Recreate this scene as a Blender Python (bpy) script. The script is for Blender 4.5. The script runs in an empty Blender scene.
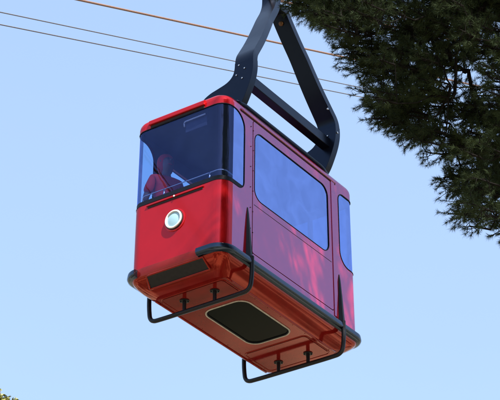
import bpy, bmesh, math, random
import numpy as np
from mathutils import Vector, Matrix, noise
from mathutils.geometry import delaunay_2d_cdt

random.seed(7)
C = bpy.context.scene.collection
sc = bpy.context.scene

# ------------------------------------------------------------------ camera
ZC = 12.70                                   # height of the cabin's reference level over the ground
YAW, PITCH = 0.6038, 0.5366
CAM = Vector((10.2625, -14.8335, 1.60))
FWD = Vector((-math.sin(YAW)*math.cos(PITCH), math.cos(YAW)*math.cos(PITCH), math.sin(PITCH)))
RGT = Vector((math.cos(YAW), math.sin(YAW), 0))
UPV = RGT.cross(FWD)
FPX = 2042.7                                 # focal length in pixels of a 500 px wide picture
cd = bpy.data.cameras.new('camera')
cam = bpy.data.objects.new('camera', cd); C.objects.link(cam)
cam.matrix_world = Matrix((( RGT.x, UPV.x, -FWD.x, CAM.x), (RGT.y, UPV.y, -FWD.y, CAM.y),
                           (RGT.z, UPV.z, -FWD.z, CAM.z), (0, 0, 0, 1)))
cd.sensor_fit = 'HORIZONTAL'; cd.sensor_width = 36.0; cd.lens = FPX/500*36.0
cd.clip_start = 0.1; cd.clip_end = 9000
sc.camera = cam

# ------------------------------------------------------------------ light
SUN = Vector((0.60, -0.31, 0.74)).normalized()          # towards the sun
SUN_EL = math.asin(SUN.z); SUN_ROT = math.atan2(SUN.x, SUN.y)
w = bpy.data.worlds.new('World'); sc.world = w; w.use_nodes = True
nt = w.node_tree; nt.nodes.clear()
sky = nt.nodes.new('ShaderNodeTexSky'); sky.sky_type = 'NISHITA'; sky.sun_disc = False
sky.sun_elevation = SUN_EL; sky.sun_rotation = SUN_ROT
sky.altitude = 0; sky.air_density = 1.0; sky.dust_density = 1.5; sky.ozone_density = 1.0
bg = nt.nodes.new('ShaderNodeBackground'); bg.inputs['Strength'].default_value = 0.15
wo = nt.nodes.new('ShaderNodeOutputWorld')
veil = nt.nodes.new('ShaderNodeMix'); veil.data_type = 'RGBA'; veil.inputs[0].default_value = .62      # thin even veil over the clear sky
veil.inputs[7].default_value = (1.17, 1.60, 2.32, 1)
wtc = nt.nodes.new('ShaderNodeTexCoord'); wn = nt.nodes.new('ShaderNodeTexNoise'); wn.inputs['Scale'].default_value = 5; wn.inputs['Detail'].default_value = 5
wr = nt.nodes.new('ShaderNodeMapRange'); wr.inputs['From Min'].default_value = .3; wr.inputs['From Max'].default_value = .75; wr.inputs['To Min'].default_value = .56; wr.inputs['To Max'].default_value = .72
nt.links.new(wtc.outputs['Generated'], wn.inputs['Vector']); nt.links.new(wn.outputs['Fac'], wr.inputs[0]); nt.links.new(wr.outputs[0], veil.inputs[0])
nt.links.new(sky.outputs[0], veil.inputs[6]); nt.links.new(veil.outputs[2], bg.inputs[0]); nt.links.new(bg.outputs[0], wo.inputs[0])
sd = bpy.data.lights.new('sun', 'SUN'); sd.energy = 4.8; sd.angle = math.radians(0.53); sd.color = (1, .95, .88)
so = bpy.data.objects.new('sun', sd); C.objects.link(so)
so.rotation_euler = SUN.to_track_quat('Z', 'Y').to_euler(); so.location = (20, -14, 40)
sc.view_settings.view_transform = 'Standard'; sc.view_settings.look = 'None'
sc.view_settings.gamma = 1.0; sc.view_settings.use_curve_mapping = False
sc.view_settings.exposure = 1.5

# ------------------------------------------------------------------ materials
def mat(name, col, rough=.5, metal=0, coat=0, coat_ior=1.5, ior=1.5, var=0, vscale=8, bump=0, bscale=40, coat_rough=.03, col2=None, sheen=0):
    m = bpy.data.materials.new(name); m.use_nodes = True
    n = m.node_tree; b = n.nodes['Principled BSDF']
    b.inputs['Roughness'].default_value = rough; b.inputs['Metallic'].default_value = metal
    b.inputs['IOR'].default_value = ior
    b.inputs['Coat Weight'].default_value = coat; b.inputs['Coat IOR'].default_value = coat_ior
    b.inputs['Coat Roughness'].default_value = coat_rough
    tc = n.nodes.new('ShaderNodeTexCoord')
    no = n.nodes.new('ShaderNodeTexNoise'); no.inputs['Scale'].default_value = vscale; no.inputs['Detail'].default_value = 8
    no.inputs['Roughness'].default_value = .65
    n.links.new(tc.outputs['Object'], no.inputs['Vector'])
    cr = n.nodes.new('ShaderNodeValToRGB')
    c2 = col2 if col2 else tuple(c*(1-var) for c in col)
    cr.color_ramp.elements[0].position = .3; cr.color_ramp.elements[0].color = (*c2, 1)
    cr.color_ramp.elements[1].position = .65; cr.color_ramp.elements[1].color = (*col, 1)
    n.links.new(no.outputs['Fac'], cr.inputs[0]); n.links.new(cr.outputs[0], b.inputs['Base Color'])
    mr = n.nodes.new('ShaderNodeMapRange'); mr.inputs['To Min'].default_value = rough*.85; mr.inputs['To Max'].default_value = min(1, rough*1.2)
    n.links.new(no.outputs['Fac'], mr.inputs[0]); n.links.new(mr.outputs[0], b.inputs['Roughness'])
    if bump:
        n2 = n.nodes.new('ShaderNodeTexNoise'); n2.inputs['Scale'].default_value = bscale; n2.inputs['Detail'].default_value = 3
        n.links.new(tc.outputs['Object'], n2.inputs['Vector'])
        bp = n.nodes.new('ShaderNodeBump'); bp.inputs['Strength'].default_value = bump; bp.inputs['Distance'].default_value = .01
        n.links.new(n2.outputs['Fac'], bp.inputs['Height']); n.links.new(bp.outputs[0], b.inputs['Normal'])
        if coat: n.links.new(bp.outputs[0], b.inputs['Coat Normal'])
    return m

def glass(name, tint, refl, fac, rough=.02, bump=.02, graze=.6):
    m = bpy.data.materials.new(name); m.use_nodes = True
    n = m.node_tree; n.nodes.clear()
    o = n.nodes.new('ShaderNodeOutputMaterial'); mx = n.nodes.new('ShaderNodeMixShader')
    t = n.nodes.new('ShaderNodeBsdfTransparent'); t.inputs[0].default_value = (*tint, 1)
    g = n.nodes.new('ShaderNodeBsdfGlossy'); g.inputs[0].default_value = (*refl, 1); g.inputs['Roughness'].default_value = rough
    lw = n.nodes.new('ShaderNodeLayerWeight'); lw.inputs['Blend'].default_value = .25
    ma = n.nodes.new('ShaderNodeMath'); ma.operation = 'MULTIPLY_ADD'; ma.use_clamp = True
    ma.inputs[1].default_value = graze; ma.inputs[2].default_value = fac
    n.links.new(lw.outputs['Fresnel'], ma.inputs[0])
    tc = n.nodes.new('ShaderNodeTexCoord'); no = n.nodes.new('ShaderNodeTexNoise'); no.inputs['Scale'].default_value = 3.5
    bp = n.nodes.new('ShaderNodeBump'); bp.inputs['Strength'].default_value = bump; bp.inputs['Distance'].default_value = .05
    n.links.new(tc.outputs['Object'], no.inputs['Vector']); n.links.new(no.outputs['Fac'], bp.inputs['Height'])
    n.links.new(bp.outputs[0], g.inputs['Normal'])
    # the reflection varies a little over the pane
    n3 = n.nodes.new('ShaderNodeTexNoise'); n3.inputs['Scale'].default_value = 4.5; n3.inputs['Detail'].default_value = 7; n3.inputs['Distortion'].default_value = .8
    mp = n.nodes.new('ShaderNodeMapping'); mp.inputs['Scale'].default_value = (1, 1, .9); mp.inputs['Rotation'].default_value = (.5, 0, 0)
    n.links.new(tc.outputs['Object'], mp.inputs[0]); n.links.new(mp.outputs[0], n3.inputs['Vector'])
    m3 = n.nodes.new('ShaderNodeMapRange'); m3.inputs['From Min'].default_value = .35; m3.inputs['From Max'].default_value = .7; m3.inputs['To Min'].default_value = .92; m3.inputs['To Max'].default_value = 1.09
    m4 = n.nodes.new('ShaderNodeMath'); m4.operation = 'MULTIPLY'; m4.use_clamp = True
    n.links.new(n3.outputs['Fac'], m3.inputs[0]); n.links.new(m3.outputs[0], m4.inputs[0]); n.links.new(ma.outputs[0], m4.inputs[1]); n.links.new(m4.outputs[0], mx.inputs[0])
    n.links.new(t.outputs[0], mx.inputs[1]); n.links.new(g.outputs[0], mx.inputs[2]); n.links.new(mx.outputs[0], o.inputs[0])
    return m

M = {}
M['red'] = mat('red_paint', (.27, .004, .005), .10, ior=3.2, var=.12, vscale=3, bump=.015, bscale=4)
M['red'].node_tree.nodes['Principled BSDF'].inputs['Specular Tint'].default_value = (1.0, .10, .13, 1)
M['side'] = mat('red_side_sky_sheen', (.30, .007, .016), .10, ior=3.4, var=.1, vscale=2, bump=.02, bscale=3)
M['side'].node_tree.nodes['Principled BSDF'].inputs['Specular Tint'].default_value = (.70, .50, .84, 1)  # same paint as the front; lavender sky reflection put into the specular colour
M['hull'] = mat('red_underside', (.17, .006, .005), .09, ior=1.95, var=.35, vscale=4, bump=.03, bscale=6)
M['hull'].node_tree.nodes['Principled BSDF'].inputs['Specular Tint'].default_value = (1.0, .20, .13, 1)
M['rubber'] = mat('black_rubber', (.006, .007, .011), .45, ior=1.3, coat=.15, coat_ior=1.4, coat_rough=.3, var=.3, vscale=20)
M['bumper'] = mat('bumper_rubber', (.003, .004, .006), .22, ior=1.8, var=.2, vscale=20)
M['bumper'].node_tree.nodes['Principled BSDF'].inputs['Specular Tint'].default_value = (.45, .65, 1.0, 1)
M['steel'] = mat('dark_hanger_paint', (.003, .004, .007), .3, ior=1.4, var=.3, vscale=9, bump=.03, bscale=14)
M['steel'].node_tree.nodes['Principled BSDF'].inputs['Specular Tint'].default_value = (.35, .55, 1.0, 1)
M['bolt'] = mat('bare_steel', (.55, .55, .55), .3, metal=1)
M['chrome'] = mat('stainless', (.75, .77, .8), .22, metal=1)
M['seal'] = mat('black_seal', (.004, .005, .010), .5, ior=1.25)
M['slot'] = mat('dark_slot', (.012, .006, .007), .8)
M['grille'] = mat('dark_grey_grille', (.018, .017, .018), .6, ior=1.3, var=.4, vscale=30)
M['inner'] = mat('interior_lining', (.05, .055, .07), .7, var=.3)
M['floor'] = mat('interior_floor', (.04, .04, .045), .8, var=.3)
M['white'] = mat('white_plastic', (.6, .6, .6), .35)
M['lens'] = mat('lamp_lens', (.28, .45, .50), .18, coat=1, var=.08, vscale=90)
M['grey'] = mat('grey_rim', (.42, .40, .37), .5, var=.4, vscale=30)
M['copper'] = mat('weathered_cable', (.22, .115, .07), .55, metal=.3, var=.35, vscale=60)
M['rope'] = mat('grey_cable', (.115, .11, .118), .55, metal=.3, var=.3, vscale=60)
M['amber'] = mat('amber_part', (.16, .07, .012), .5, var=.6, vscale=60)
M['bark'] = mat('pine_bark', (.10, .07, .05), .9, var=.6, vscale=14, bump=.8, bscale=18)
M['windshield'] = glass('tinted_windscreen', (.56, .68, 1.0), (.26, .34, .78), .09)
M['clear'] = glass('tinted_window', (.62, .88, 1.0), (.3, .4, 1.0), .02, graze=.15)  # far-side copy of the glass; reflection cut to let the sky through
M['film'] = glass('sky_reflection_window', (.36, .55, .95), (.35, .46, .90), .64, bump=.03)  # near-side copy of the glass; sky reflection strengthened by hand
M['hatchglass'] = glass('hatch_glass', (.08, .09, .09), (1, 1, 1), .01)
M['hatchblack'] = mat('hatch_glass_black', (.004, .006, .005), .15, ior=1.12)
M['skin'] = mat('skin', (.11, .055, .035), .5); M['hair'] = mat('dark_hair', (.02, .015, .012), .6, var=.5, vscale=60, bump=.5, bscale=90)
M['shirt'] = mat('red_cloth', (.42, .008, .012), .9, var=.3, vscale=10, bump=.3, bscale=12)
M['trouser'] = mat('blue_cloth', (.03, .04, .08), .85, var=.3)
M['print'] = mat('grey_print', (.09, .12, .16), .7)

# ------------------------------------------------------------------ helpers
def link(name, me, m, parent=None, smooth=True, loc=None):
    o = bpy.data.objects.new(name, me); C.objects.link(o)
    if m is not None and len(me.materials) == 0:
        for q in (m if isinstance(m, (list, tuple)) else [m]): me.materials.append(q)
    if smooth: me.polygons.foreach_set('use_smooth', [True]*len(me.polygons))
    if parent is not None: o.parent = parent
    if loc is not None: o.location = loc
    return o
def tag(o, label=None, cat=None, group=None, kind=None):
    if label: o['label'] = label
    if cat: o['category'] = cat
    if group: o['group'] = group
    if kind: o['kind'] = kind
    return o
def empty(name, loc, parent=None):
    o = bpy.data.objects.new(name, None); C.objects.link(o); o.location = loc; o.parent = parent; o.empty_display_size = .2
    return o
def mesh(vs, fs, name='mesh'):
    me = bpy.data.meshes.new(name); me.from_pydata([tuple(v) for v in vs], [], [tuple(f) for f in fs]); me.update(); return me
def join(*parts):
    V, F = [], []
    for v, f in parts:
        k = len(V); V += list(v); F += [tuple(i+k for i in q) for q in f]
    return V, F
def frames(path, closed=False):
    P = [Vector(p) for p in path]; n = len(P); T = []
    for i in range(n):
        a = P[(i-1) % n] if (closed or i > 0) else P[i]; b = P[(i+1) % n] if (closed or i < n-1) else P[i]
        T.append((b-a).normalized())
    ref = Vector((0, 0, 1)) if abs(T[0].z) < .9 else Vector((1, 0, 0))
    N = [(ref - T[0]*ref.dot(T[0])).normalized()]
    for i in range(1, n):
        v = N[-1] - T[i]*N[-1].dot(T[i]); N.append(v.normalized())
    return P, T, N
def tube(path, r, seg=10, closed=False, caps=True):
    P, T, N = frames(path, closed); n = len(P); V = []; F = []
    for i in range(n):
        B = T[i].cross(N[i]); ri = r[i] if isinstance(r, (list, tuple)) else r
        for k in range(seg):
            a = 2*math.pi*k/seg; V.append(P[i] + (N[i]*math.cos(a) + B*math.sin(a))*ri)
    for i in range(n if closed else n-1):
        j = (i+1) % n
        for k in range(seg):
            l = (k+1) % seg; F.append((i*seg+k, i*seg+l, j*seg+l, j*seg+k))
    if caps and not closed:
        F.append(tuple(range(seg))[::-1]); F.append(tuple((n-1)*seg+k for k in range(seg)))
    return V, F
def smooth_path(pts, r, n=6):
    """round the corners of a polyline with radius r"""
    P = [Vector(p) for p in pts]; out = [P[0]]
    for i in range(1, len(P)-1):
        a = (P[i-1]-P[i]); b = (P[i+1]-P[i]); d = min(r, a.length*.48, b.length*.48)
        A = P[i]+a.normalized()*d; B = P[i]+b.normalized()*d
        for k in range(n+1):
            t = k/n; out.append(A*(1-t)**2 + P[i]*2*t*(1-t) + B*t*t)
    out.append(P[-1]); return out
def box(c, s, bev=0):
    x, y, z = [q/2 for q in s]; cx, cy, cz = c
    bm = bmesh.new(); bmesh.ops.create_cube(bm, size=1)
    for v in bm.verts: v.co = Vector((v.co.x*s[0]+cx, v.co.y*s[1]+cy, v.co.z*s[2]+cz))
    if bev: bmesh.ops.bevel(bm, geom=bm.edges[:], offset=bev, segments=2, affect='EDGES', profile=.5)
    V = [v.co.copy() for v in bm.verts]; bm.verts.index_update(); F = [tuple(v.index for v in f.verts) for f in bm.faces]; bm.free()
    return V, F
def disc(c, nrm, r, h, seg=20, r2=None, dome=0):
    """short cylinder from c along nrm"""
    c = Vector(c); nrm = Vector(nrm).normalized(); t = Vector((0, 0, 1)) if abs(nrm.z) < .9 else Vector((1, 0, 0))
    u = (t-nrm*t.dot(nrm)).normalized(); v = nrm.cross(u); r2 = r if r2 is None else r2
    prof = [(r, 0), (r, h*.75), ((r+r2)/2*.985, h*.95), (r2*.93, h)]
    if dome: prof += [(r2*.7, h+dome*.5), (r2*.35, h+dome*.88)]
    V = []; F = []
    for (rr, hh) in prof:
        for k in range(seg):
            a = 2*math.pi*k/seg; V.append(c + nrm*hh + (u*math.cos(a)+v*math.sin(a))*rr)
    for i in range(len(prof)-1):
        for k in range(seg):
            l = (k+1) % seg; F.append((i*seg+k, i*seg+l, (i+1)*seg+l, (i+1)*seg+k))
    V.append(c+nrm*(h+dome)); t0 = (len(prof)-1)*seg
    for k in range(seg): F.append((t0+k, t0+(k+1) % seg, len(V)-1))
    F.append(tuple(range(seg))[::-1])
    return V, F
def flat(o): o.data.polygons.foreach_set('use_smooth', [False]*len(o.data.polygons)); return o
def autosmooth(o, ang=35):
    me = o.data; bm = bmesh.new(); bm.from_mesh(me); bmesh.ops.recalc_face_normals(bm, faces=bm.faces)
    for e in bm.edges: e.smooth = not (len(e.link_faces) == 2 and e.calc_face_angle(0) > math.radians(ang))
    for f in bm.faces: f.smooth = True
    bm.to_mesh(me); bm.free(); return o

# ------------------------------------------------------------------ ground
def ground():
    n = 60; V = []; F = []
    def h(x, y):
        d = math.hypot(x, y); return -.004 + min(1, max(0, (d-25)/200))*6*noise.noise(Vector((x*.006, y*.006, 3)))
    xs = [math.copysign((abs(i)/n)**3*4000, i) for i in range(-n, n+1)]
    for y in xs:
        for x in xs: V.append((x, y, h(x, y)))
    k = 2*n+1
    for j in range(2*n):
        for i in range(2*n): F.append((j*k+i, j*k+i+1, (j+1)*k+i+1, (j+1)*k+i))
    m = mat('dry_limestone_ground', (.42, .32, .20), .95, col2=(.022, .030, .012), vscale=.11, bump=.6, bscale=2)
    cr = [q for q in m.node_tree.nodes if q.type == 'VALTORGB'][0]; cr.color_ramp.elements[0].position = .47; cr.color_ramp.elements[1].position = .56  # unseen ground; patch contrast shaped for reflections in the hull
    o = link('ground', mesh(V, F), m); tag(o, kind='structure')
ground()

# ------------------------------------------------------------------ the cabin
RC = .134; HW = .5632; HL = 1.190; RK = .0195
A_ = HW-RC; CARC = RC*math.pi/2; B_ = 2*(HL-RC); HALF = 2*A_+2*CARC+B_       # half the perimeter (front centre to rear centre)
cable_car = empty('cable_car', (0, 0, ZC-2.0))
tag(cable_car, 'red cable car cabin with tinted windows hanging from a dark A-shaped hanger', 'cable car')
UP2 = (0, 0, 2.0)
def surf(u, z, off=0):
    """point on the cabin skin; u = distance along the perimeter from front centre, z = height"""
    sgn = 1 if u >= 0 else -1; a = abs(u); hl = HL - RK*z if z < 0 else HL
    s = (hl-RC)/(HL-RC)
    if a < A_: return Vector((sgn*a, -hl-off, z))
    a -= A_
    if a < CARC:
        t = a/RC; return Vector((sgn*(A_+(RC+off)*math.sin(t)), -(hl-RC)-(RC+off)*math.cos(t), z))
    a -= CARC
    if a < B_: return Vector((sgn*(HW+off), (-(HL-RC)+a)*s, z))
    a -= B_
    if a < CARC:
        t = a/RC; return Vector((sgn*(A_+(RC+off)*math.cos(t)), (hl-RC)+(RC+off)*math.sin(t), z))
    a -= CARC
    return Vector((sgn*(A_-a), hl+off, z))
def snorm(u, z):
    d = 1e-3; n = (surf(u+d, z)-surf(u-d, z)).cross(surf(u, z+d)-surf(u, z-d)); return n.normalized()
def uy(y): return A_+CARC+(y+HL-RC)
def rrect(x0, z0, x1, z1, r, n=8):
    """rounded rectangle; r = radius or 4 radii (bottom-left, bottom-right, top-right, top-left)"""
    if not isinstance(r, (tuple, list)): r = (r,)*4
    out = []
    for (cx, cz, a0, rr) in ((x0, z0, math.pi, r[0]), (x1, z0, 1.5*math.pi, r[1]), (x1, z1, 0, r[2]), (x0, z1, .5*math.pi, r[3])):
        ox = cx + (rr if cx == x0 else -rr); oz = cz + (rr if cz == z0 else -rr)
        for k in range(n+1):
            a = a0 + .5*math.pi*k/n; out.append((ox+rr*math.cos(a), oz+rr*math.sin(a)))
    dens = []
    for i in range(len(out)):
        a = out[i]; b = out[(i+1) % len(out)]; d = math.hypot(b[0]-a[0], b[1]-a[1]); m = max(1, int(d/.04))
        for k in range(m): dens.append((a[0]+(b[0]-a[0])*k/m, a[1]+(b[1]-a[1])*k/m))
    return dens
def inside(p, poly):
    x, y = p; c = False; n = len(poly); j = n-1
    for i in range(n):
        xi, yi = poly[i]; xj, yj = poly[j]
        if (yi > y) != (yj > y) and x < (xj-xi)*(y-yi)/(yj-yi)+xi: c = not c
        j = i
    return c
def skin(name, outer, holes, m, off, parent, mapf=None, nrm=True, thick=0, flip=False):
    """a piece of the cabin's skin: outline with holes in (u, z), mapped to the curved surface"""
    vs = []; es = []
    for lp in [outer]+holes:
        k = len(vs); vs += [Vector(p) for p in lp]; es += [(k+i, k+(i+1) % len(lp)) for i in range(len(lp))]
    u0 = min(p[0] for p in outer); u1 = max(p[0] for p in outer); z0 = min(p[1] for p in outer); z1 = max(p[1] for p in outer)
    if mapf is None:
        cuts = []
        for sg in (-1, 1):
            for base in (A_, A_+CARC+B_):
                cuts += [sg*(base+CARC*i/10) for i in range(11)]
        for uc in cuts:
            if u0+1e-4 < uc < u1-1e-4:
                k = len(vs); vs += [Vector((uc, z0-.01)), Vector((uc, z1+.01))]; es.append((k, k+1))
        zz = -.2
        while zz > z0:
            if zz < z1: k = len(vs); vs += [Vector((u0-.01, zz)), Vector((u1+.01, zz))]; es.append((k, k+1))
            zz -= .4
    r = delaunay_2d_cdt(vs, es, [], 0, 1e-5)
    V2, F2 = r[0], r[2]
    keep = []
    for f in F2:
        c = (sum(V2[i].x for i in f)/len(f), sum(V2[i].y for i in f)/len(f))
        if inside(c, outer) and not any(inside(c, h) for h in holes): keep.append(list(f))
    used = sorted({i for f in keep for i in f}); ix = {v: i for i, v in enumerate(used)}
    mp = mapf if mapf else (lambda u, z: surf(u, z, off))
    V = [mp(V2[i].x, V2[i].y) for i in used]; F = [tuple(ix[i] for i in f) for f in keep]
    if mapf is None:
        Fo = []
        for f in F:
            n = (V[f[1]]-V[f[0]]).cross(V[f[2]]-V[f[0]]); c = V2[used[f[0]]]
            Fo.append(f if n.dot(snorm(c.x, c.y)) > 0 else f[::-1])
        F = Fo
    if flip: F = [f[::-1] for f in F]
    me = mesh(V, F); o = link(name, me, m, parent, loc=UP2 if parent is cable_car else None)
    if mapf is None and nrm:
        me.normals_split_custom_set_from_vertices([tuple(snorm(V2[i].x, V2[i].y)) for i in used])
    if thick:
        sm = o.modifiers.new('edge', 'SOLIDIFY'); sm.thickness = thick; sm.offset = -1
        es_ = o.modifiers.new('split', 'EDGE_SPLIT'); es_.split_angle = math.radians(35)
    return o
def pline(poly, off): return [surf(u, z, off) for (u, z) in poly]

ZB = -1.62; ZT = .05
wind = rrect(-uy(-.857), -.885, uy(-.857), -.002, (.10, .10, .17, .17))
UR0, UR1 = uy(.852), HALF
rearR = rrect(uy(.852), -.90, 2*HALF-uy(.852), -.045, (.16, .16, .09, .09))
doorR = rrect(uy(-.722), -1.515, uy(.70), .010, (.02, .02, .03, .03))
dwinR = rrect(uy(-.690), -.885, uy(.642), -.098, .115)
mir = lambda pl: [(-u, z) for (u, z) in pl][::-1]
doorL, dwinL = mir(doorR), mir(dwinR)
# rear screen wraps past the rear centre: split in two halves there
def clipu(pl, lim):
    out = []
    for i, (u, z) in enumerate(pl):
        if abs(u) <= lim: out.append((u, z))
        else:
            if not out or abs(out[-1][0]) < lim: out.append((lim if u > 0 else -lim, z))
            else: out.append((lim if u > 0 else -lim, z))
    res = []
    for p in out:
        if not res or (abs(p[0]-res[-1][0])+abs(p[1]-res[-1][1])) > 1e-5: res.append(p)
    # drop collinear run on the limit
    on = [p for p in res if abs(abs(p[0])-lim) < 1e-6]
    if len(on) > 2:
        lo = min(on, key=lambda p: p[1]); hi = max(on, key=lambda p: p[1])
        res = [p for p in res if abs(abs(p[0])-lim) > 1e-6 or p in (lo, hi)]
    return res
rearR = clipu(rearR, HALF-.02); rearL = mir(rearR)
outer = rrect(-HALF, ZB, HALF, ZT, .0005, 1)
side_cut = [uy(-1.056+.012), uy(1.056-.012)]
# front part of the shell and the two long side walls; one paint, sheen split
fr = rrect(-side_cut[0], ZB, side_cut[0], ZT, .0005, 1)
def cliprange(pl, a, b):
    """keep polygon pl between u=a and u=b (pl crosses each limit once on top and bottom)"""
    def half(poly, lim, sg):
        out = []; n = len(poly)
        for i in range(n):
            p, q = poly[i], poly[(i+1) % n]; ip = sg*(p[0]-lim) >= 0; iq = sg*(q[0]-lim) >= 0
            if ip: out.append(p)
            if ip != iq:
                t = (lim-p[0])/(q[0]-p[0]); out.append((lim, p[1]+(q[1]-p[1])*t))
        return out
    return half(half(pl, a, 1), b, -1)
UC = side_cut[0]
skin('front_shell', fr, [cliprange(wind, -UC+1e-4, UC-1e-4)], M['red'], 0, cable_car)
for sg, dl, rr in ((1, doorR, rearR), (-1, doorL, rearL)):
    a, b = (UC, side_cut[1]) if sg > 0 else (-side_cut[1], -UC)
    skin('side_wall', rrect(a, ZB, b, ZT, .0005, 1), [cliprange(wind, a+1e-4, b-1e-4), dl, cliprange(rr, a+1e-4, b-1e-4)], M['side'], 0, cable_car)
    a, b = (side_cut[1], HALF-1e-3) if sg > 0 else (-HALF+1e-3, -side_cut[1])
    skin('rear_shell', rrect(a, ZB, b, ZT, .0005, 1), [cliprange(rr, a+1e-4, b-1e-4)], M['side'], 0, cable_car)
# glazing
ws = skin('windscreen', cliprange(wind, -UC, UC), [], M['windshield'], -.004, cable_car)
for a, b in ((UC, 9), (-9, -UC)): skin('quarter_window', cliprange(wind, a, b), [], M['film'] if a > 0 else M['clear'], -.004, cable_car)
for r_ in (rearR, rearL): skin('rear_window', r_, [], M['film'], -.004, cable_car)
skin('sill_band', [(u, min(z, -.838)) for u, z in wind if z < -.70], [], M['seal'], -.0015, cable_car)
v, f = tube(pline(wind, .0), .0048, 6, True); link('window_seal', mesh(v, f), M['seal'], cable_car, loc=UP2)
for r_ in (rearR, rearL):
    v, f = tube(pline(r_, .0), .0065, 6, True); link('window_seal', mesh(v, f), M['seal'], cable_car, loc=UP2)
# sliding doors
for sg, dl, wn in ((1, doorR, dwinR), (-1, doorL, dwinL)):
    g = .006
    du0, du1 = min(p[0] for p in dl)+g, max(p[0] for p in dl)-g
    leaf = rrect(du0, -1.515+g, du1, .010-g, .025)
    d = skin('door', leaf, [wn], M['side'], .004, cable_car, thick=.03); tag(d, 'side door leaf with a large rounded window')
    w2 = skin('door_window', wn, [], M['film'] if sg > 0 else M['clear'], -.001, d)
    v, f = tube(pline(wn, .004), .0052, 6, True); link('window_seal', mesh(v, f), M['seal'], d)
    # dark gap behind the leaf edge
    sk = skin('door_frame', [(p[0], p[1]) for p in dl], [rrect(du0+.01, -1.50, du1-.01, -.005, .03)], M['slot'], -.012, cable_car)
    # pressed seam under the window
    zs = -.962
    us = [du0+.02+(du1-du0-.035)*i/40 for i in range(41)]
    v, f = tube([surf(u, zs, .0042) for u in us], .0028, 5); link('door_seam', mesh(v, f), M['slot'], d)
# rivets along the pillars
rv = []
for sg in (1, -1):
    for y in (-.752, -.712, .722, .762):
        z = -.08 if y < 0 else -.12
        while z > -1.5:
            u = sg*uy(y); rv.append(disc(surf(u, z - (.03 if y in (-.712, .762) else 0), .003), snorm(u, z), .0055, .003, 8)); z -= .235
for q_ in rv: link('rivet', mesh(*q_), M['slot'], cable_car, loc=UP2)
# pillar cover strips at the door edges
for sg in (1, -1):
    for y0, y1 in ((.712, .775),):
        skin('pillar_cover', rrect(*( (sg*uy(y0), -1.56, sg*uy(y1), .03) if sg > 0 else (sg*uy(y1), -1.56, sg*uy(y0), .03)), .008), [], M['side'], .007, cable_car, thick=.007)

# roof: rings that round over and close on a low crown
def ring(hw, hl, r, z, n=9, off=(0, 0)):
    out = []
    for (sx, sy, a0) in ((1, -1, -90), (1, 1, 0), (-1, 1, 90), (-1, -1, 180)):
        for k in range(n+1):
            a = math.radians(a0 + 90*k/n); out.append(Vector((sx*(hw-r)+r*math.cos(a), sy*(hl-r)+r*math.sin(a), z)))
    return out
def loft(rings, close_top=True):
    V = [p for r in rings for p in r]; n = len(rings[0]); F = []
    for i in range(len(rings)-1):
        for k in range(n): F.append((i*n+k, i*n+(k+1) % n, (i+1)*n+(k+1) % n, (i+1)*n+k))
    if close_top: F.append(tuple((len(rings)-1)*n+k for k in range(n)))
    return V, F
prof = [(0, .05), (.004, .075), (.016, .10), (.04, .125), (.075, .142), (.13, .155), (.22, .168), (.35, .178), (.5, .182)]
rs = []
for i, (ins, z) in enumerate(prof):
    rs.append(ring(HW-ins*1.0, HL-ins, max(.04, RC-ins*.35), z))
v, f = loft(rs); me = mesh(v, f); me.materials.append(M['side']); me.materials.append(M['red'])
for p in me.polygons: p.material_index = 1 if p.center.y < -1.03 and p.center.x > -.6 else 0  # one paint; split where the sky sheen changes
roof = autosmooth(link('roof', me, None, cable_car, loc=UP2), 50)
# rain gutter along both roof edges
for sg in (1, -1):
    us = [sg*(uy(-.93)+(uy(.80)-uy(-.93))*i/30) for i in range(31)]
    v, f = tube([surf(u, .034, .006) for u in us], .009, 6); link('rain_gutter', mesh(v, f), M['side'], cable_car, loc=UP2)
    v, f = tube([surf(u, .018, .0025) for u in us], .0055, 5); link('roof_seam', mesh(v, f), M['slot'], cable_car, loc=UP2)
    v, f = tube(smooth_path([(sg*(HW-.07), -.92, .155), (sg*(HW-.055), -.8, .175), (sg*(HW-.055), .62, .175), (sg*(HW-.07), .76, .15)], .05), .022, 8)
    link('roof_rail', mesh(v, f), M['steel'], cable_car, loc=UP2)

# hull under the bumper
hp = [(-.0, -.0, -1.60), (-.006, -.008, -1.645), (-.004, -.004, -1.69), (.006, .010, -1.72), (.030, .05, -1.752), (.062, .095, -1.785), (.092, .14, -1.808), (.120, .185, -1.826), (.135, .205, -1.834)]
rs = []
HLb = HL+RK*1.6
for ix_, iy_, z in hp: rs.append(ring(HW-ix_, HLb-iy_, RC*.9, z))
v, f = loft(rs, False)
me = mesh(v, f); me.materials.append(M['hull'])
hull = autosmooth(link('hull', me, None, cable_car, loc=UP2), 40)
# bottom plate with the hatch opening
ZP = -1.834
bo = [(p.x, p.y) for p in rs[-1]]
hatch = rrect(-.195, -.515, .315, .365, .12)
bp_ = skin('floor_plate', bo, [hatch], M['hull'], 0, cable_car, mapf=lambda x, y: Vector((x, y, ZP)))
hr = [Vector((x, y, ZP-.003)) for x, y in hatch]
v, f = tube(hr, .008, 8, True); link('hatch_rim', mesh(v, f), M['grey'], cable_car, loc=UP2)
inr = rrect(-.175, -.495, .295, .345, .105)
v, f = tube([Vector((x, y, ZP+.004)) for x, y in rrect(-.187, -.507, .307, .357, .112)], .010, 8, True); link('hatch_seal', mesh(v, f), M['seal'], cable_car, loc=UP2)
skin('hatch_window', inr, [], M['hatchblack'], 0, cable_car, mapf=lambda x, y: Vector((x, y, ZP+.006)), flip=True)
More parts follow.
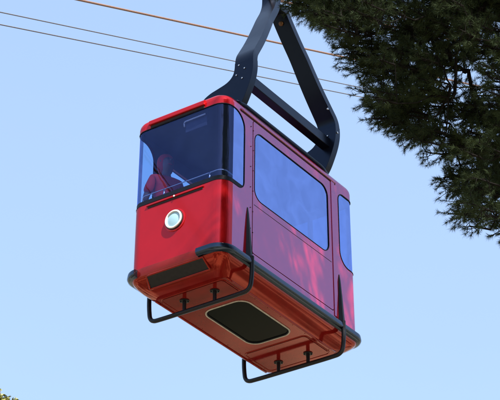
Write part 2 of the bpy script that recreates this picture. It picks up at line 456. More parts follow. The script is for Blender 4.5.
# walls of the dark well above the hatch
n = len(inr); V = [Vector((x, y, ZP+.008)) for x, y in inr]+[Vector((x, y, ZP+.19)) for x, y in inr]
F = [(i, (i+1) % n, n+(i+1) % n, n+i) for i in range(n)]+[tuple(range(n, 2*n))]
link('hatch_well', mesh(V, F), M['seal'], cable_car, loc=UP2)
# bright flange beads along the floor plate, cross seams and shallow pressed panels
for sg in (1, -1):
    v, f = tube([Vector((sg*.422, -.95+1.9*i/20, ZP-.004)) for i in range(21)], .0095, 8); link('flange', mesh(v, f), M['hull'], cable_car, loc=UP2)
for y0, y1 in ((-.955, -.63), (.47, .95)):
    lp = rrect(-.375, y0, .375, y1, .05)
    v, f = tube([Vector((x, y, ZP-.001)) for x, y in lp], .0055, 6, True); link('pressed_seam', mesh(v, f), M['hull'], cable_car, loc=UP2)
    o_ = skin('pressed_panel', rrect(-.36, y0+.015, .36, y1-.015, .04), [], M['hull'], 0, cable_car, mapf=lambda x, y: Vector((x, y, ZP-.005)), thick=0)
fx = []
for sg in (1, -1):
    for i in range(9): fx.append(disc((sg*.392, -.88+i*.22, ZP), (0, 0, -1), .005, .003, 8))
for q_ in fx: link('screw', mesh(*q_), M['hull'], cable_car, loc=UP2)

# front recess on the sloping chin (dark panel in a raised red frame)
q = [Vector((-.325, -1.2225, -1.712)), Vector((.325, -1.2225, -1.712)), Vector((.345, -1.128, -1.795)), Vector((-.345, -1.128, -1.795))]
nrm = (q[1]-q[0]).cross(q[3]-q[0]).normalized()
if nrm.y > 0: nrm = -nrm
qq = [p+nrm*.005 for p in q]
link('chin_grille', mesh(qq+[p-nrm*.03 for p in q], [(0, 1, 2, 3), (4, 7, 6, 5), (0, 4, 5, 1), (1, 5, 6, 2), (2, 6, 7, 3), (3, 7, 4, 0)]), M['grille'], cable_car, smooth=False, loc=UP2)
pp = [q[0]+Vector((-.008, 0, .006)), q[1]+Vector((.008, 0, .006)), q[2]+Vector((.008, 0, -.008)), q[3]+Vector((-.008, 0, -.008))]
loopp = []
for i in range(4):
    a, b = pp[i], pp[(i+1) % 4]; loopp += [a.lerp(b, t/12) + nrm*.003 for t in range(12)]
v, f = tube(loopp, .010, 8, True); link('chin_frame', mesh(v, f), M['hull'], cable_car, loc=UP2)

# black rubber bumpers
def sweep(us, z, prof, off0=0):
    V = []; F = []; m = len(prof)
    for i, u in enumerate(us):
        for (o, dz) in prof:
            V.append(surf(u, z, o)+Vector((0, 0, dz)))
    for i in range(len(us)-1):
        for k in range(m): F.append((i*m+k, i*m+(k+1) % m, (i+1)*m+(k+1) % m, (i+1)*m+k))
    F.append(tuple(range(m))); F.append(tuple((len(us)-1)*m+k for k in range(m))[::-1])
    return V, F
bprof = [(-.01, .040), (.044, .036), (.054, .028), (.060, -.012), (.052, -.028), (.030, -.040), (-.01, -.044)]
for a, b in ((.285, HALF-.2), (-HALF+.2, -.440)):
    N_ = 160; us = [a+(b-a)*i/N_ for i in range(N_+1)]
    o = autosmooth(link('bumper', mesh(*sweep(us, -1.652, bprof)), M['bumper'], cable_car, loc=UP2), 38)
# tapered guard fins on the sides
def fin(sg, y):
    x0 = HW+.001; secs = [(-1.045, .006, .004), (-1.12, .013, .014), (-1.3, .019, .028), (-1.5, .025, .040), (-1.61, .030, .050)]
    V = []; F = []
    for z, hw, t in secs:
        s = (HL-RK*z)/HL
        V += [Vector((sg*x0, y-hw, z)), Vector((sg*(x0+t), y-hw*.55, z)), Vector((sg*(x0+t), y+hw*.55, z)), Vector((sg*x0, y+hw, z))]
    for i in range(len(secs)-1):
        for k in range(4): F.append((i*4+k, i*4+(k+1) % 4, (i+1)*4+(k+1) % 4, (i+1)*4+k))
    F += [(0, 1, 2, 3), tuple(len(V)-4+k for k in range(4))]
    o = autosmooth(link('guard_fin', mesh(V, F), M['rubber'], cable_car, loc=UP2), 30); return o
for sg in (1, -1):
    fin(sg, -.815); fin(sg, .835)
# landing skids: bent tube with two stanchions each
for y in (-.81, .82):
    sk = autosmooth(link('skid', mesh(*tube(smooth_path([(-.610, y, -1.60), (-.610, y, -1.80), (-.59, y, -1.957), (-.40, y, -1.962), (.40, y, -1.962), (.59, y, -1.957), (.612, y, -1.80), (.612, y, -1.60)], .13, 8), .0225, 12)), M['rubber'], cable_car, loc=UP2), 60)
    for x in (-.18, .18):
        p = [tube([(x, y, ZP-.012), (x, y, -1.958)], [.019, .019], 10), disc((x, y, ZP-.002), (0, 0, -1), .048, .014, 16, .036),
             disc((x-.03, y-.02, ZP-.014), (0, 0, -1), .008, .01, 6), disc((x+.03, y+.02, ZP-.014), (0, 0, -1), .008, .01, 6)]
        autosmooth(link('stanchion', mesh(*join(*p)), M['rubber'], sk), 40)

# front details: hooded upper slot, lower slot, lamp
def front_hood(x0, x1, z0, z1, dep, m, name):
    y = -HL - .0005 + RK*z0
    N_ = 24; V = []; F = []; prof_ = [(0, z1), (dep*.55, z1-.004), (dep*.95, z1-(z1-z0)*.30), (dep, z0+.006), (dep*.85, z0), (0, z0+.004)]
    for i in range(N_+1):
        x = x0+(x1-x0)*i/N_; e = 1
        for (d_, z) in prof_: V.append(Vector((x, y-d_*e+.004, z)))
    m_ = len(prof_)
    for i in range(N_):
        for k in range(m_): F.append((i*m_+k, i*m_+(k+1) % m_, (i+1)*m_+(k+1) % m_, (i+1)*m_+k))
    F += [tuple(range(m_)), tuple(N_*m_+k for k in range(m_))[::-1]]
    return autosmooth(link(name, mesh(V, F), m, cable_car, loc=UP2), 25)
front_hood(-.365, .315, .030, .092, .030, M['red'], 'vent_hood')
link('vent_slot', mesh(*box((-.025, -HL-.001, .016), (.66, .008, .026))), M['slot'], cable_car, smooth=False, loc=UP2)  # flat strip for the slot; the hood's shadow is in its dark colour
v, f = box((-.02, -HL-.020, -.934), (.665, .008, .022), .003); o = link('sill_slot', mesh(v, f), M['slot'], cable_car, smooth=False, loc=UP2)
v, f = box((-.02, -HL-.024, -.917), (.69, .022, .014), .006); autosmooth(link('sill_lip', mesh(v, f), M['red'], cable_car, loc=UP2), 40)
link('sill_button', mesh(*disc((-.02, -HL-.034, -.919), (0, -1, 0), .010, .006, 10)), M['white'], cable_car, loc=UP2)
LX, LZ = -.010, -1.190; ly = -HL+RK*LZ
hl_ = autosmooth(link('headlight', mesh(*disc((LX, ly+.01, LZ), (0, -1, 0), .122, .022, 40, .112)), M['red'], cable_car, loc=UP2), 35)
def annulus(c, r0, r1, h, seg=40):
    V = []; F = []
    for rr, hh in ((r1, 0), (r1, h*.8), (r1-.005, h), (r0+.004, h), (r0, h*.7), (r0, 0)):
        for k in range(seg):
            a = 2*math.pi*k/seg; V.append(Vector((c[0]+rr*math.cos(a), c[1]-hh, c[2]+rr*math.sin(a))))
    for i in range(5):
        for k in range(seg): F.append((i*seg+k, i*seg+(k+1) % seg, (i+1)*seg+(k+1) % seg, (i+1)*seg+k))
    return V, F
autosmooth(link('seal_ring', mesh(*annulus((LX, ly-.014, LZ), .09, .106, .012)), M['slot'], hl_), 35)
autosmooth(link('lamp_ring', mesh(*annulus((LX, ly-.016, LZ), .080, .099, .022)), M['white'], hl_), 35)
autosmooth(link('lens', mesh(*disc((LX, ly-.014, LZ), (0, -1, 0), .083, .010, 40, .081, .010)), M['lens'], hl_), 60)

# interior: lining, ceiling, floor, benches, rail
def lining(name, o_, holes): return skin(name, o_, holes, M['inner'], -.028, cable_car, nrm=False)
lining('lining', rrect(-HALF+1e-3, -1.60, HALF-1e-3, .045, .0005, 1), [wind, dwinR, dwinL, rearR, rearL])
link('ceiling', mesh(*loft([ring(HW-.03, HL-.03, .1, .045), ring(HW-.1, HL-.1, .06, .06)])), M['inner'], cable_car, loc=UP2)
link('cabin_floor', mesh(*loft([ring(HW-.03, HL-.01, .1, -1.61), ring(HW-.031, HL-.011, .1, -1.60)])), M['floor'], cable_car, loc=UP2)
link('bench', mesh(*join(box((0, 1.0, -1.16), (.94, .3, .05), .015), box((0, 1.12, -.98), (.94, .04, .32), .012), box((-.3, 1.0, -1.39), (.04, .25, .41)), box((.3, 1.0, -1.39), (.04, .25, .41)))), M['inner'], cable_car, smooth=False, loc=UP2)
gr = []
for z in (-.742, -.842):
    us = [-.60+1.35*i/60 for i in range(61)]
    gr.append(tube([surf(u, z, -.055) for u in us], .0052, 8))
for u in (-.6, -.20, .35, .75):
    gr.append(tube([surf(u, -.742, -.055), surf(u, -.842, -.055)], .009, 8)); gr.append(tube([surf(u, -.842, -.055), surf(u, -.90, -.03)], .008, 8))
link('guard_rail', mesh(*join(*gr)), M['chrome'], cable_car, loc=UP2)
vis = link('sun_visor', mesh(*join(box((.17, -1.135, -.115), (.26, .012, .11), .004))), M['inner'], cable_car, smooth=False, loc=UP2)
link('visor_rod', mesh(*tube(smooth_path([(.035, -1.15, -.10), (.03, -1.15, -.062), (.05, -1.165, -.055), (.30, -1.165, -.052)], .015), .008, 8)), M['white'], vis)

# ------------------------------------------------------------------ hanger
hang = empty('hanger', UP2, cable_car)
def arch_plate(yc, th=.085):
    pts = [(-.42, .14), (-.37, .18), (-.28, .22), (-.18, .265), (-.08, .325), (.0, .395), (.09, .448), (.20, .472), (.32, .502), (.385, .56), (.405, .63), (.408, .70),
           (.632, .70), (.634, .62), (.626, .54), (.600, .44), (.560, .34), (.52, .25), (.48, .185), (.44, .14), (.42, .14)]
    for _ in range(2):                                                    # round the outline (corner cutting), ends kept
        q = [pts[0]]
        for i in range(len(pts)-1):
            a, b = pts[i], pts[i+1]; sharp = (i in (10, 11)) and _ == 0
            if abs(a[1]-.70) < 1e-6 and abs(b[1]-.70) < 1e-6: q += [a, b]
            else: q += [a if abs(a[1]-.70) < 1e-6 else (a[0]*.75+b[0]*.25, a[1]*.75+b[1]*.25), b if abs(b[1]-.70) < 1e-6 else (a[0]*.25+b[0]*.75, a[1]*.25+b[1]*.75)]
        q.append(pts[-1]); pts = [p for k, p in enumerate(q) if k == 0 or abs(p[0]-q[k-1][0])+abs(p[1]-q[k-1][1]) > 1e-5]
    n = len(pts); V = [Vector((x, yc-th/2, z)) for x, z in pts]+[Vector((x, yc+th/2, z)) for x, z in pts]
    F = [tuple(range(n)), tuple(range(2*n-1, n-1, -1))]+[(i, i+n, (i+1) % n+n, (i+1) % n) for i in range(n)]
    return V, F
def boxsweep(path, widths, ths):
    """rectangular section: width along x, thickness in the y-z plane"""
    V = []; F = []; P = [Vector(p) for p in path]
    for i, p in enumerate(P):
        a = P[max(0, i-1)]; b = P[min(len(P)-1, i+1)]; t = (b-a).normalized(); nn = Vector((1, 0, 0)).cross(t).normalized()
        for sx, st in ((-1, -1), (1, -1), (1, 1), (-1, 1)):
            V.append(p+Vector((sx*widths[i]/2, 0, 0))+nn*(st*ths[i]/2))
    for i in range(len(P)-1):
        for k in range(4): F.append((i*4+k, i*4+(k+1) % 4, (i+1)*4+(k+1) % 4, (i+1)*4+k))
    F += [(3, 2, 1, 0), tuple(4*(len(P)-1)+k for k in range(4))]
    return V, F
def arm(sg):
    yb = sg*.775
    base = arch_plate(yb)
    ctl = [(.520, yb, .60), (.520, yb, .76), (.470, sg*.54, 1.10), (.43, sg*.355, 1.42), (.405, sg*.27, 1.56), (.38, sg*.14, 1.76)]
    ctl += [(.362, -.075, 1.90), (.36, -.07, 2.05)] if sg < 0 else [(.37, .07, 1.875), (.365, -.03, 1.865)]
    path = [p for p in smooth_path(ctl, .24, 8)]
    wd = [.222-.034*min(1, max(0, (p.z-.7)/.8)) for p in path]; th = [.080]*len(path)
    a = boxsweep(path, wd, th)
    o = autosmooth(link('hanger_arm', mesh(*join(base, a)), M['steel'], hang), 25)
    bv = o.modifiers.new('b', 'BEVEL'); bv.width = .007; bv.segments = 2; bv.limit_method = 'ANGLE'; bv.angle_limit = math.radians(50)
    bl = []
    for x, z in ((.46, .66), (.53, .60), (.43, .55), (.50, .49)): bl.append(disc((x, yb-.0425, z), (0, -1, 0), .009, .008, 8))
    if sg < 0:
        for x in (.40, .47): bl.append(disc((x-.01, -.305-.047, 1.475), (0, -.9, .45), .010, .010, 8))
    else:
        for y_, z_ in ((.79, .62), (.655, .86)): bl.append(disc((.63 if z_ < .7 else .60, y_-.03, z_), (1, 0, 0), .012, .012, 8))
    for q_ in bl: link('bolt', mesh(*q_), M['bolt'], o)
    return o
a1 = arm(-1); a2 = arm(1)
# cross brace: box beam between the arms
o = autosmooth(link('cross_brace', mesh(*boxsweep([(.5, -.74, .515), (.5, .74, .515)], [.10]*2, [.115]*2)), M['steel'], hang), 25)
bv = o.modifiers.new('b', 'BEVEL'); bv.width = .006; bv.segments = 2
link('access_hole', mesh(*disc((.365, .115, 1.77), (0, -.75, -.5), .052, .012, 20)), M['slot'], hang)
link('amber_bushing', mesh(*disc((.375, .105, 1.763), (0, -.75, -.6), .026, .03, 14)), M['amber'], hang)
# carriage on the track cable (just above the picture)
CS = .433; ct = Vector((0, 1, CS)).normalized(); cn = Vector((0, -CS, 1)).normalized(); C0 = Vector((.35, 0, 2.11))
car = empty('carriage', UP2, cable_car)
def obox(c, l, wdt, h):
    V, F = box((0, 0, 0), (wdt, l, h), .01); R_ = Matrix((Vector((1, 0, 0)), ct, cn)).transposed(); return [c+R_ @ p for p in V], F
autosmooth(link('carriage_frame', mesh(*join(obox(C0+cn*.10+Vector((.06, 0, 0)), 1.5, .02, .12), obox(C0+cn*.10-Vector((.06, 0, 0)), 1.5, .02, .12),
     box((.36, -.03, 2.12), (.16, .10, .26), .01))), M['steel'], car), 30)
for k in (-.6, -.3, .3, .6):
    wl = autosmooth(link('wheel', mesh(*disc(C0+ct*k+cn*.105-Vector((.03, 0, 0)), (1, 0, 0), .09, .06, 24)), M['steel'], car), 40)

# ------------------------------------------------------------------ cables
def cable(name, p0, slope, x, r, m, label, cat, dy=(-60, 120), group=None, sag=0):
    pts = []
    for i in range(61):
        y = dy[0]+(dy[1]-dy[0])*i/60; pts.append(Vector((x, y, p0[1]+(y-p0[0])*slope+ZC)))
    base = pts[0].copy(); v, f = tube([p-base for p in pts], r, 8)
    o = link(name, mesh(v, f), m, loc=base); tag(o, label, cat, group); return o
cable('track_cable', (-.258, 2.933), .4334, -2.2, .0135, M['copper'], 'thick rusty orange cable running diagonally across the sky behind the hanger', 'cable', dy=(-30, 60))
cable('support_cable', (4.307, 3.963), .4500, .35, .0135, M['copper'], 'orange cable glimpsed through the gaps of the pine tree at upper right', 'cable', dy=(-28, 60))
cable('haul_rope', (-1.543, 1.989), .4227, -2.2, .0068, M['rope'], 'thin grey rope, upper of the two thin lines left of the hanger', 'cable', dy=(-28, 60), group='thin haul ropes')
cable('haul_rope', (-2.169, 1.210), .4230, -1.6, .0068, M['rope'], 'thin grey rope, lower of the two thin lines, just above the cabin roof', 'cable', dy=(-26, 60), group='thin haul ropes')

# ------------------------------------------------------------------ passenger behind the windscreen
def skinobj(name, verts, edges, m, parent, sub=2, root=0):
    me = bpy.data.meshes.new(name); me.from_pydata([v[:3] for v in verts], edges, []); me.update()
    o = bpy.data.objects.new(name, me); C.objects.link(o); o.parent = parent
    me.materials.append(m)
    sk = o.modifiers.new('skin', 'SKIN'); sk.use_smooth_shade = True
    ss = o.modifiers.new('sub', 'SUBSURF'); ss.levels = sub; ss.render_levels = sub
    for i, v in enumerate(verts):
        r = v[3]; me.skin_vertices[0].data[i].radius = (r, v[4] if len(v) > 4 else r)
        me.skin_vertices[0].data[i].use_root = (i == root)
    return o
def chain(verts, edges, start, pts):
    k = start
    for p in pts:
        verts.append(p); edges.append((k, len(verts)-1)); k = len(verts)-1
    return k
def passenger():
    root = empty('person', (-.37, -.90, ZC-1.60)); root.scale = (.87, .87, .87); root.rotation_euler = (0, 0, math.radians(-118))
    tag(root, 'person in a red hooded top standing low behind the left part of the cabin windscreen', 'person')
    # local: x right, y forward into the cabin, z up from the floor
    V = [(0, 0, .86, .13, .10)]; E = []
    chest = chain(V, E, 0, [(0, .0, 1.0, .125, .09), (0, -.01, 1.16, .145, .10), (0, -.015, 1.28, .135, .09)])
    neck = chain(V, E, chest, [(0, -.005, 1.355, .055), (0, .01, 1.41, .052)])
    chain(V, E, neck, [(0, .02, 1.47, .075, .085), (0, .02, 1.55, .078, .092), (0, .015, 1.60, .05, .06)])
    for s in (-1, 1):
        sh = chain(V, E, chest, [(s*.155, -.01, 1.29, .055)])
        if s > 0: el = chain(V, E, sh, [(.20, -.02, 1.16, .046), (.235, -.05, 1.02, .040), (.20, -.13, .96, .032), (.15, -.19, .93, .026)])
        else: el = chain(V, E, sh, [(-.20, .0, 1.16, .046), (-.205, .02, 1.02, .040), (-.16, .12, .93, .032), (-.10, .2, .90, .026)])
        hx, hy, hz = V[el][:3]; dx, dy = (-.045, -.03) if s > 0 else (.04, .05)
        palm = chain(V, E, el, [(hx+dx, hy+dy, hz-.01, .028, .016)])
        for k, (fo, ln) in enumerate(((-.024, .065), (-.008, .075), (.008, .07), (.024, .055))):
            bx, by, bz = V[palm][:3]
            chain(V, E, palm, [(bx+dx*.6, by+dy*.6, bz+fo, .0095), (bx+dx*.6+dx*ln*8, by+dy*.6+dy*ln*8, bz+fo-.015, .008), (bx+dx*.6+dx*ln*11, by+dy*.6+dy*ln*11, bz+fo-.035, .007)])
        chain(V, E, el, [(hx+dx*.4, hy+dy*.4, hz+.035, .011), (hx+dx*1.0, hy+dy*1.0, hz+.055, .009)])
        hp_ = chain(V, E, 0, [(s*.09, 0, .80, .085)])
        chain(V, E, hp_, [(s*.10, .01, .62, .075), (s*.105, .02, .46, .055), (s*.105, .0, .28, .048), (s*.105, -.01, .09, .035), (s*.11, .06, .045, .036), (s*.12, .14, .03, .03)])
    skinobj('body', V, E, M['skin'], root)
    # shirt
    V = [(0, 0, .84, .155, .115)]; E = []
    c = chain(V, E, 0, [(0, .0, 1.0, .145, .108), (0, -.01, 1.16, .165, .118), (0, -.015, 1.28, .15, .105)])
    chain(V, E, c, [(0, -.005, 1.345, .07)])
    for s in (-1, 1): chain(V, E, c, [(s*.16, -.01, 1.285, .07), (s*.205, -.01, 1.17, .062), (s*.225, -.03, 1.08, .058)])
    sh = skinobj('shirt', V, E, M['shirt'], root)
    V = [(0, 0, .84, .145, .115)]; E = []
    for s in (-1, 1): chain(V, E, 0, [(s*.095, 0, .76, .10), (s*.10, .01, .6, .088), (s*.105, .02, .45, .07), (s*.105, .0, .28, .062), (s*.105, -.01, .10, .058)])
    skinobj('trousers', V, E, M['trouser'], root)
    V = [(0, -.03, 1.40, .085, .08), (0, -.03, 1.48, .102, .098), (0, -.03, 1.56, .112, .108), (0, -.02, 1.62, .10, .10), (0, -.01, 1.67, .05, .06)]; skinobj('hood', V, [(0, 1), (1, 2), (2, 3), (3, 4)], M['shirt'], root)
    # face features on the front of the head
    fv = [disc((-.03, .108, 1.545), (0, 1, 0), .012, .006, 10), disc((.03, .108, 1.545), (0, 1, 0), .012, .006, 10)]
    for q_ in fv: link('eye', mesh(*q_), M['hair'], root)
    skinobj('nose', [(0, .10, 1.55, .008), (0, .122, 1.515, .013)], [(0, 1)], M['skin'], root)
    link('mouth', mesh(*tube([(-.025, .105, 1.475), (0, .112, 1.472), (.025, .105, 1.475)], .006, 6)), M['shirt'], root)
    for s in (-1, 1): skinobj('ear', [(s*.078, .02, 1.56, .008, .016), (s*.085, .015, 1.53, .008, .013)], [(0, 1)], M['skin'], root)
    return root
passenger()

# ------------------------------------------------------------------ pine tree
def at(px, py, dist):
    """world point seen in direction (px, py) of the 500x400 picture, at a distance along the view axis"""
    return CAM + (FWD + RGT*((px-250)/FPX) - UPV*((py-200)/FPX))*dist
def project(P):
    d = P-CAM; z = d.dot(FWD); return (250+FPX*d.dot(RGT)/z, 200-FPX*d.dot(UPV)/z, z)
EDGE = [(246, -30), (257, -6), (268, 3), (277, 11), (288, 18), (300, 20), (311, 30), (320, 42), (330, 52), (336, 62), (343, 74), (345, 88), (352, 100), (358, 112), (362, 122),
        (370, 132), (384, 140), (398, 150), (410, 152), (418, 158), (408, 163), (402, 168), (408, 177), (424, 180), (434, 186), (432, 196), (434, 206),
        (440, 217), (451, 227), (464, 236), (480, 244), (505, 252), (560, 262), (640, 250), (800, 200), (960, 60), (1040, -150), (1040, -420), (960, -640), (760, -760), (560, -760), (430, -640), (360, -420), (300, -160)]
def sun_hits(P):
    """where the sun ray through P meets the cabin's front plane and its side plane (cabin frame)"""
    q = P-Vector((0, 0, ZC)); t1 = (q.y+1.22)/SUN.y; a = q-SUN*t1
    t2 = (q.x-HW)/SUN.x; b = q-SUN*t2
    return a, b
def pine():
    rnd = random.Random(11)
    tb = at(720, -100, 17.5); tb = Vector((tb.x, tb.y, 0)); HT = 20.5
    root = empty('pine_tree', tb)
    tag(root, 'dark green pine tree with long needles filling the upper right corner', 'tree')
    # trunk
    tp = []; tr = []
    for i in range(25):
        t = i/24; tp.append(Vector((.35*math.sin(t*5)+.1*math.sin(t*13), .3*math.cos(t*4)-.3, t*HT))); tr.append(.27*(1-t)**.8+.03)
    v, f = tube(tp, tr, 14); link('trunk', mesh(v, f), M['bark'], root)
    def trunk_at(z):
        t = min(.98, max(0, z/HT))*24; i = int(t); return tp[i].lerp(tp[min(24, i+1)], t-i)
    # candidate shoots
    sprays = []
    def clump(P, s, k): return noise.noise(P*s+Vector((k, k*2, 5)))
    tries = 0
    near = []; far = []
    while len(near) < 980 and tries < 60000:
        tries += 1
        px = rnd.uniform(236, 530); py = rnd.uniform(-30, 262); d = 16.6+rnd.gauss(0, .75)
        if not (inside((px-11, py), EDGE) and inside((px-6, py+9), EDGE)): continue
        P = at(px, py, d)
        if clump(P, 2.2, 3) < -.10 or clump(P, 5.0, 4) < .0: continue
        near.append(P)
    tries = 0
    while len(far) < 900 and tries < 200000:
        tries += 1
        px = rnd.uniform(262, 1040); py = rnd.uniform(-760, 262); d = 17.3+rnd.gauss(0, 1.5)
        if not inside((px, py), EDGE): continue
        if px < 535 and py > -35: continue
        P = at(px, py, d)
        a, b = sun_hits(P)
        if -.85 < a.x < HW-.05 and -1.8 < a.z < .45: continue                 # foliage left out to keep sun on the cabin's nose
        if clump(P, .9, 3) < -.28: continue
        far.append(P)
    extra = []
    tries = 0
    while len(extra) < 150 and tries < 20000:                                         # boughs added between the sun and the cabin's long side to shade it
        tries += 1
        y = rnd.uniform(-1.0, 1.5); z = rnd.uniform(-1.6, 1.0); t = rnd.uniform(5.2, 7.6)
        P = Vector((HW, y, z+ZC))+SUN*t
        pr = project(P)
        if pr[2] > 3 and -20 < pr[0] < 520 and -20 < pr[1] < 420 and not inside(pr[:2], EDGE): continue
        a, b = sun_hits(P)
        if -.85 < a.x < HW-.05 and -1.8 < a.z < .45: continue
        extra.append(P)
    far += extra
    for t_ in range(1500):                                                               # boughs added as a dark reflection for the cabin's front corner
        if len(far) > 2600 or t_ > 1400: break
        P = Vector((rnd.gauss(4.9, .75), rnd.gauss(-4.1, .8), ZC+rnd.gauss(2.1, 1.0)))
        pr = project(P)
        if rnd.random() > .22: continue
        if pr[2] > 3 and -25 < pr[0] < 525 and -25 < pr[1] < 425 and not inside(pr[:2], EDGE): continue
        a, b = sun_hits(P)
        if -.95 < a.x < HW+.1 and -2 < a.z < .6: continue
        far.append(P)
    fine = [P for P in far if (lambda q: 250 < q[0] < 512 and -12 < q[1] < 262)(project(P))]
    fs = set(id(P) for P in fine); far = [P for P in far if id(P) not in fs]
    for P in fine:
        for k in range(2): near.append(P+Vector((rnd.gauss(0, .1), rnd.gauss(0, .1), rnd.gauss(0, .1))) if k else P)
    near = [P for P in near if clump(P, 3.0, 9) > -.16 and clump(P, 2.2, 3) > -.16 and inside((project(P)[0]-9, project(P)[1]), EDGE) and inside((project(P)[0]-5, project(P)[1]+8), EDGE)]
    NV = []; NF = 0
    tw = []
    def shaded(S):  # gaps cut along sun rays to shape dapples and clear the front
        a, b = sun_hits(S+root.location)
        if -.75 < a.x < HW-.02 and -1.85 < a.z < .35: return False
        g = min(1, max(0, (b.y+.30)/.55))*min(1, max(0, (-.40-b.z)/.45))
        if g > 0 and -1.0 < b.y < 1.6 and -2 < b.z < -.25:
            v = noise.noise(Vector((b.y*5.5-b.z*.8, b.z*2.6, 1.7)))+.45*noise.noise(Vector((b.y*13, b.z*7, 4.2)))
            if v > .24-.58*g: return False
        elif -.5 < b.y < 1.3 and -.3 < b.z < .3 and noise.noise(Vector((b.y*9, b.z*9, 6))) > .42: return False
        return True
    def shoot(S, d, L, nn, nl, nw):
        d = d.normalized(); r_ = Vector((0, 0, 1)) if abs(d.z) < .9 else Vector((1, 0, 0)); u = (r_-d*r_.dot(d)).normalized(); v = d.cross(u)
        S, d, u, v = [np.array(tuple(q)) for q in (S, d, u, v)]
        t = rg.random((nn, 1))**.7; a = rg.random((nn, 1))*6.2832; sp = .35+.85*rg.random((nn, 1))
        nd = d*np.cos(sp)+(u*np.cos(a)+v*np.sin(a))*np.sin(sp); nd[:, 2] -= .06; nd /= np.linalg.norm(nd, axis=1, keepdims=True)
        b0 = S+d*(L*t); l = nl*(.6+.5*rg.random((nn, 1))); sd_ = np.cross(nd, rg.normal(size=(nn, 3))); sd_ /= np.linalg.norm(sd_, axis=1, keepdims=True)
        NV.append(np.stack([b0-sd_*nw*.5, b0+sd_*nw*.5, b0+nd*l], axis=1).reshape(-1, 3))
    rg = np.random.default_rng(3)
    for lst, nsh, rad, ln, nn, nl, nw in ((near, 13, .10, .065, 50, .050, .0032), (far, 10, .30, .26, 30, .13, .012)):
        for P in lst:
            q = P-root.location
            tk = trunk_at(max(1, q.z-.25*math.hypot(q.x, q.y)))
            out = (q-tk); out.z *= .4; out.normalize()
            A0 = q-out*rad*1.7-Vector((0, 0, rad*.25)); 
            tw.append((A0, q, rad))
            for k in range(nsh):
                t = rnd.random(); ax = A0.lerp(q+out*rad*.3, t)
                rv_ = Vector((rnd.gauss(0, 1), rnd.gauss(0, 1), rnd.gauss(0, .8))).normalized()
                dr = (out*.8+rv_*.9+Vector((0, 0, .15))).normalized()
                S = ax+rv_*rad*rnd.uniform(.2, .8)
                if not shaded(S+dr*ln*.8): continue
                tw.append((ax, S+dr*ln*.6, .04))
                shoot(S, dr, ln, nn, nl, nw)
    V = np.concatenate(NV).astype(np.float32); nt_ = len(V)//3
    me = bpy.data.meshes.new('needles'); me.vertices.add(len(V)); me.vertices.foreach_set('co', V.ravel())
    me.loops.add(nt_*3); me.loops.foreach_set('vertex_index', np.arange(nt_*3, dtype=np.int32))
    me.polygons.add(nt_); me.polygons.foreach_set('loop_start', np.arange(0, nt_*3, 3, dtype=np.int32)); me.polygons.foreach_set('loop_total', np.full(nt_, 3, dtype=np.int32))
    me.update(calc_edges=True)
    ml = mat('pine_needles', (.034, .050, .019), .7, ior=1.2, col2=(.005, .011, .004), vscale=3)
    n = ml.node_tree; b = n.nodes['Principled BSDF']
    link('crown', me, ml, root, smooth=False)
    # twigs and limbs
    tv = []; tf = []
    def stick(a, b_, r0, r1):
        d = (b_-a)
        if d.length < 1e-4: return
        d.normalize(); r_ = Vector((0, 0, 1)) if abs(d.z) < .9 else Vector((1, 0, 0)); u = (r_-d*r_.dot(d)).normalized(); v_ = d.cross(u); k = len(tv)
        for p, r in ((a, r0), (b_, r1)):
            for i in range(4):
                an = i*math.pi/2; tv.append(p+(u*math.cos(an)+v_*math.sin(an))*r)
        for i in range(4): tf.append((k+i, k+(i+1) % 4, k+4+(i+1) % 4, k+4+i))
    for a, b_, r in tw:
        if r < .05: stick(a, b_, .0035, .002)
        else: stick(a, b_, .010 if r < .2 else .014, .004)
    # every spray hangs from its nearest neighbour nearer the trunk, so boughs fork and thicken inwards
    pts = [a for a, b_, r in tw if r >= .05]
    key = [math.hypot(p.x, p.y)+.15*abs(p.z-.6*HT) for p in pts]; order = sorted(range(len(pts)), key=lambda i: key[i])
    arr = np.array([tuple(p) for p in pts]); par = {}; cnt = [1]*len(pts)
    for n_, i in enumerate(order):
        if n_ < 6: par[i] = -1; continue
        prev = np.array(order[:n_]); d = np.linalg.norm(arr[prev]-arr[i], axis=1)
        k = int(prev[int(np.argmin(d))]); par[i] = k if d.min() < 1.6 else -1
    for i in reversed(order):
        if par[i] >= 0: cnt[par[i]] += cnt[i]
    for i in order:
        p = pts[i]; r1 = .0032*cnt[i]**.42
        if par[i] >= 0:
            q = pts[par[i]]; m_ = q.lerp(p, .5)+Vector((0, 0, -.04)); r0 = min(.0032*cnt[par[i]]**.42, r1*1.5); stick(q, m_, r0, (r0+r1)/2); stick(m_, p, (r0+r1)/2, r1)
        else:
            dxy = math.hypot(p.x, p.y); tk = trunk_at(max(2, p.z-.35*dxy)); prev = tk; r0 = max(r1*1.6, .03)
            for k in range(1, 8):
                t = k/7; q = tk.lerp(p, t); q.z += .06*dxy*math.sin(t*math.pi); stick(prev, q, r0+(r1-r0)*(k-1)/7, r0+(r1-r0)*t); prev = q
    link('branches', mesh(tv, tf), mat('pine_twigs', (.006, .005, .004), .95, ior=1.2), root)
pine()

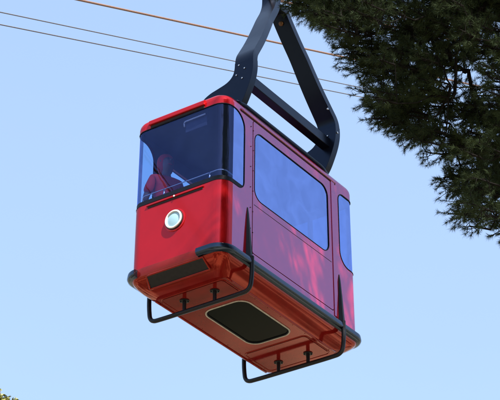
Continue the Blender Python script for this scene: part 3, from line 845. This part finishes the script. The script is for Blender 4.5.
# ------------------------------------------------------------------ yellowish tree whose tip shows at the lower left
def yellow_tree():
    rnd = random.Random(5)
    top = at(-1, 395, 13.0); root = empty('broadleaf_tree', (top.x, top.y, 0))
    tag(root, 'tip of a yellow green tree at the bottom left corner', 'tree')
    H = top.z
    tp = [Vector((.08*math.sin(i*.9), .06*math.cos(i*1.1), i/12*(H-.5))) for i in range(13)]
    link('trunk', mesh(*tube(tp, [.11*(1-i/14) for i in range(13)], 10)), M['bark'], root)
    V = []; F = []; bt = []
    for k in range(420):
        z = H-.05-rnd.random()**1.6*3.0; rr = .9*math.sin(min(1, (H-z)/3.1)*math.pi*.8)*min(1, .25+(H-z)/.8); a = rnd.uniform(0, 6.28); q = rr*math.sqrt(rnd.random())
        c = Vector((q*math.cos(a), q*math.sin(a), z-.1*q)); bt.append(tube([Vector((0, 0, c.z-q*.6-.15)), c.lerp(Vector((0, 0, c.z)), .5)-Vector((0, 0, q*.2)), c], [.016, .01, .004], 5))
        for j in range(60):
            p = c+Vector((rnd.gauss(0, .04), rnd.gauss(0, .04), rnd.gauss(0, .03)))
            if p.z > H-.02: p.z = H-.02-rnd.random()*.05
            n_ = Vector((rnd.gauss(0, 1), rnd.gauss(0, 1), rnd.gauss(.5, 1))).normalized(); u = n_.orthogonal().normalized(); v_ = n_.cross(u); s = rnd.uniform(.012, .02); i0 = len(V)
            V += [p-u*s, p+v_*s*.5, p+u*s, p-v_*s*.5]; F.append((i0, i0+1, i0+2, i0+3))
    # a few upright shoots at the very top
    for k in range(7):
        b = Vector((rnd.uniform(-.07, .06), rnd.uniform(-.1, .1), H-.10)); e = b+Vector((rnd.uniform(-.03, .03), 0, rnd.uniform(.06, .12))); bt.append(tube([b, e], [.004, .002], 5))
        for j in range(9):
            p = b.lerp(e, rnd.random())+Vector((rnd.gauss(0, .015), rnd.gauss(0, .015), 0)); u = Vector((rnd.gauss(0, 1), rnd.gauss(0, 1), 1)).normalized(); v_ = u.orthogonal().normalized(); s = .013; i0 = len(V)
            V += [p-u*s, p+v_*s*.45, p+u*s, p-v_*s*.45]; F.append((i0, i0+1, i0+2, i0+3))
    link('crown', mesh(V, F), mat('yellow_green_leaves', (.24, .21, .05), .5, col2=(.12, .13, .03), vscale=6), root, smooth=False)
    link('branches', mesh(*join(*bt)), M['bark'], root)
yellow_tree()
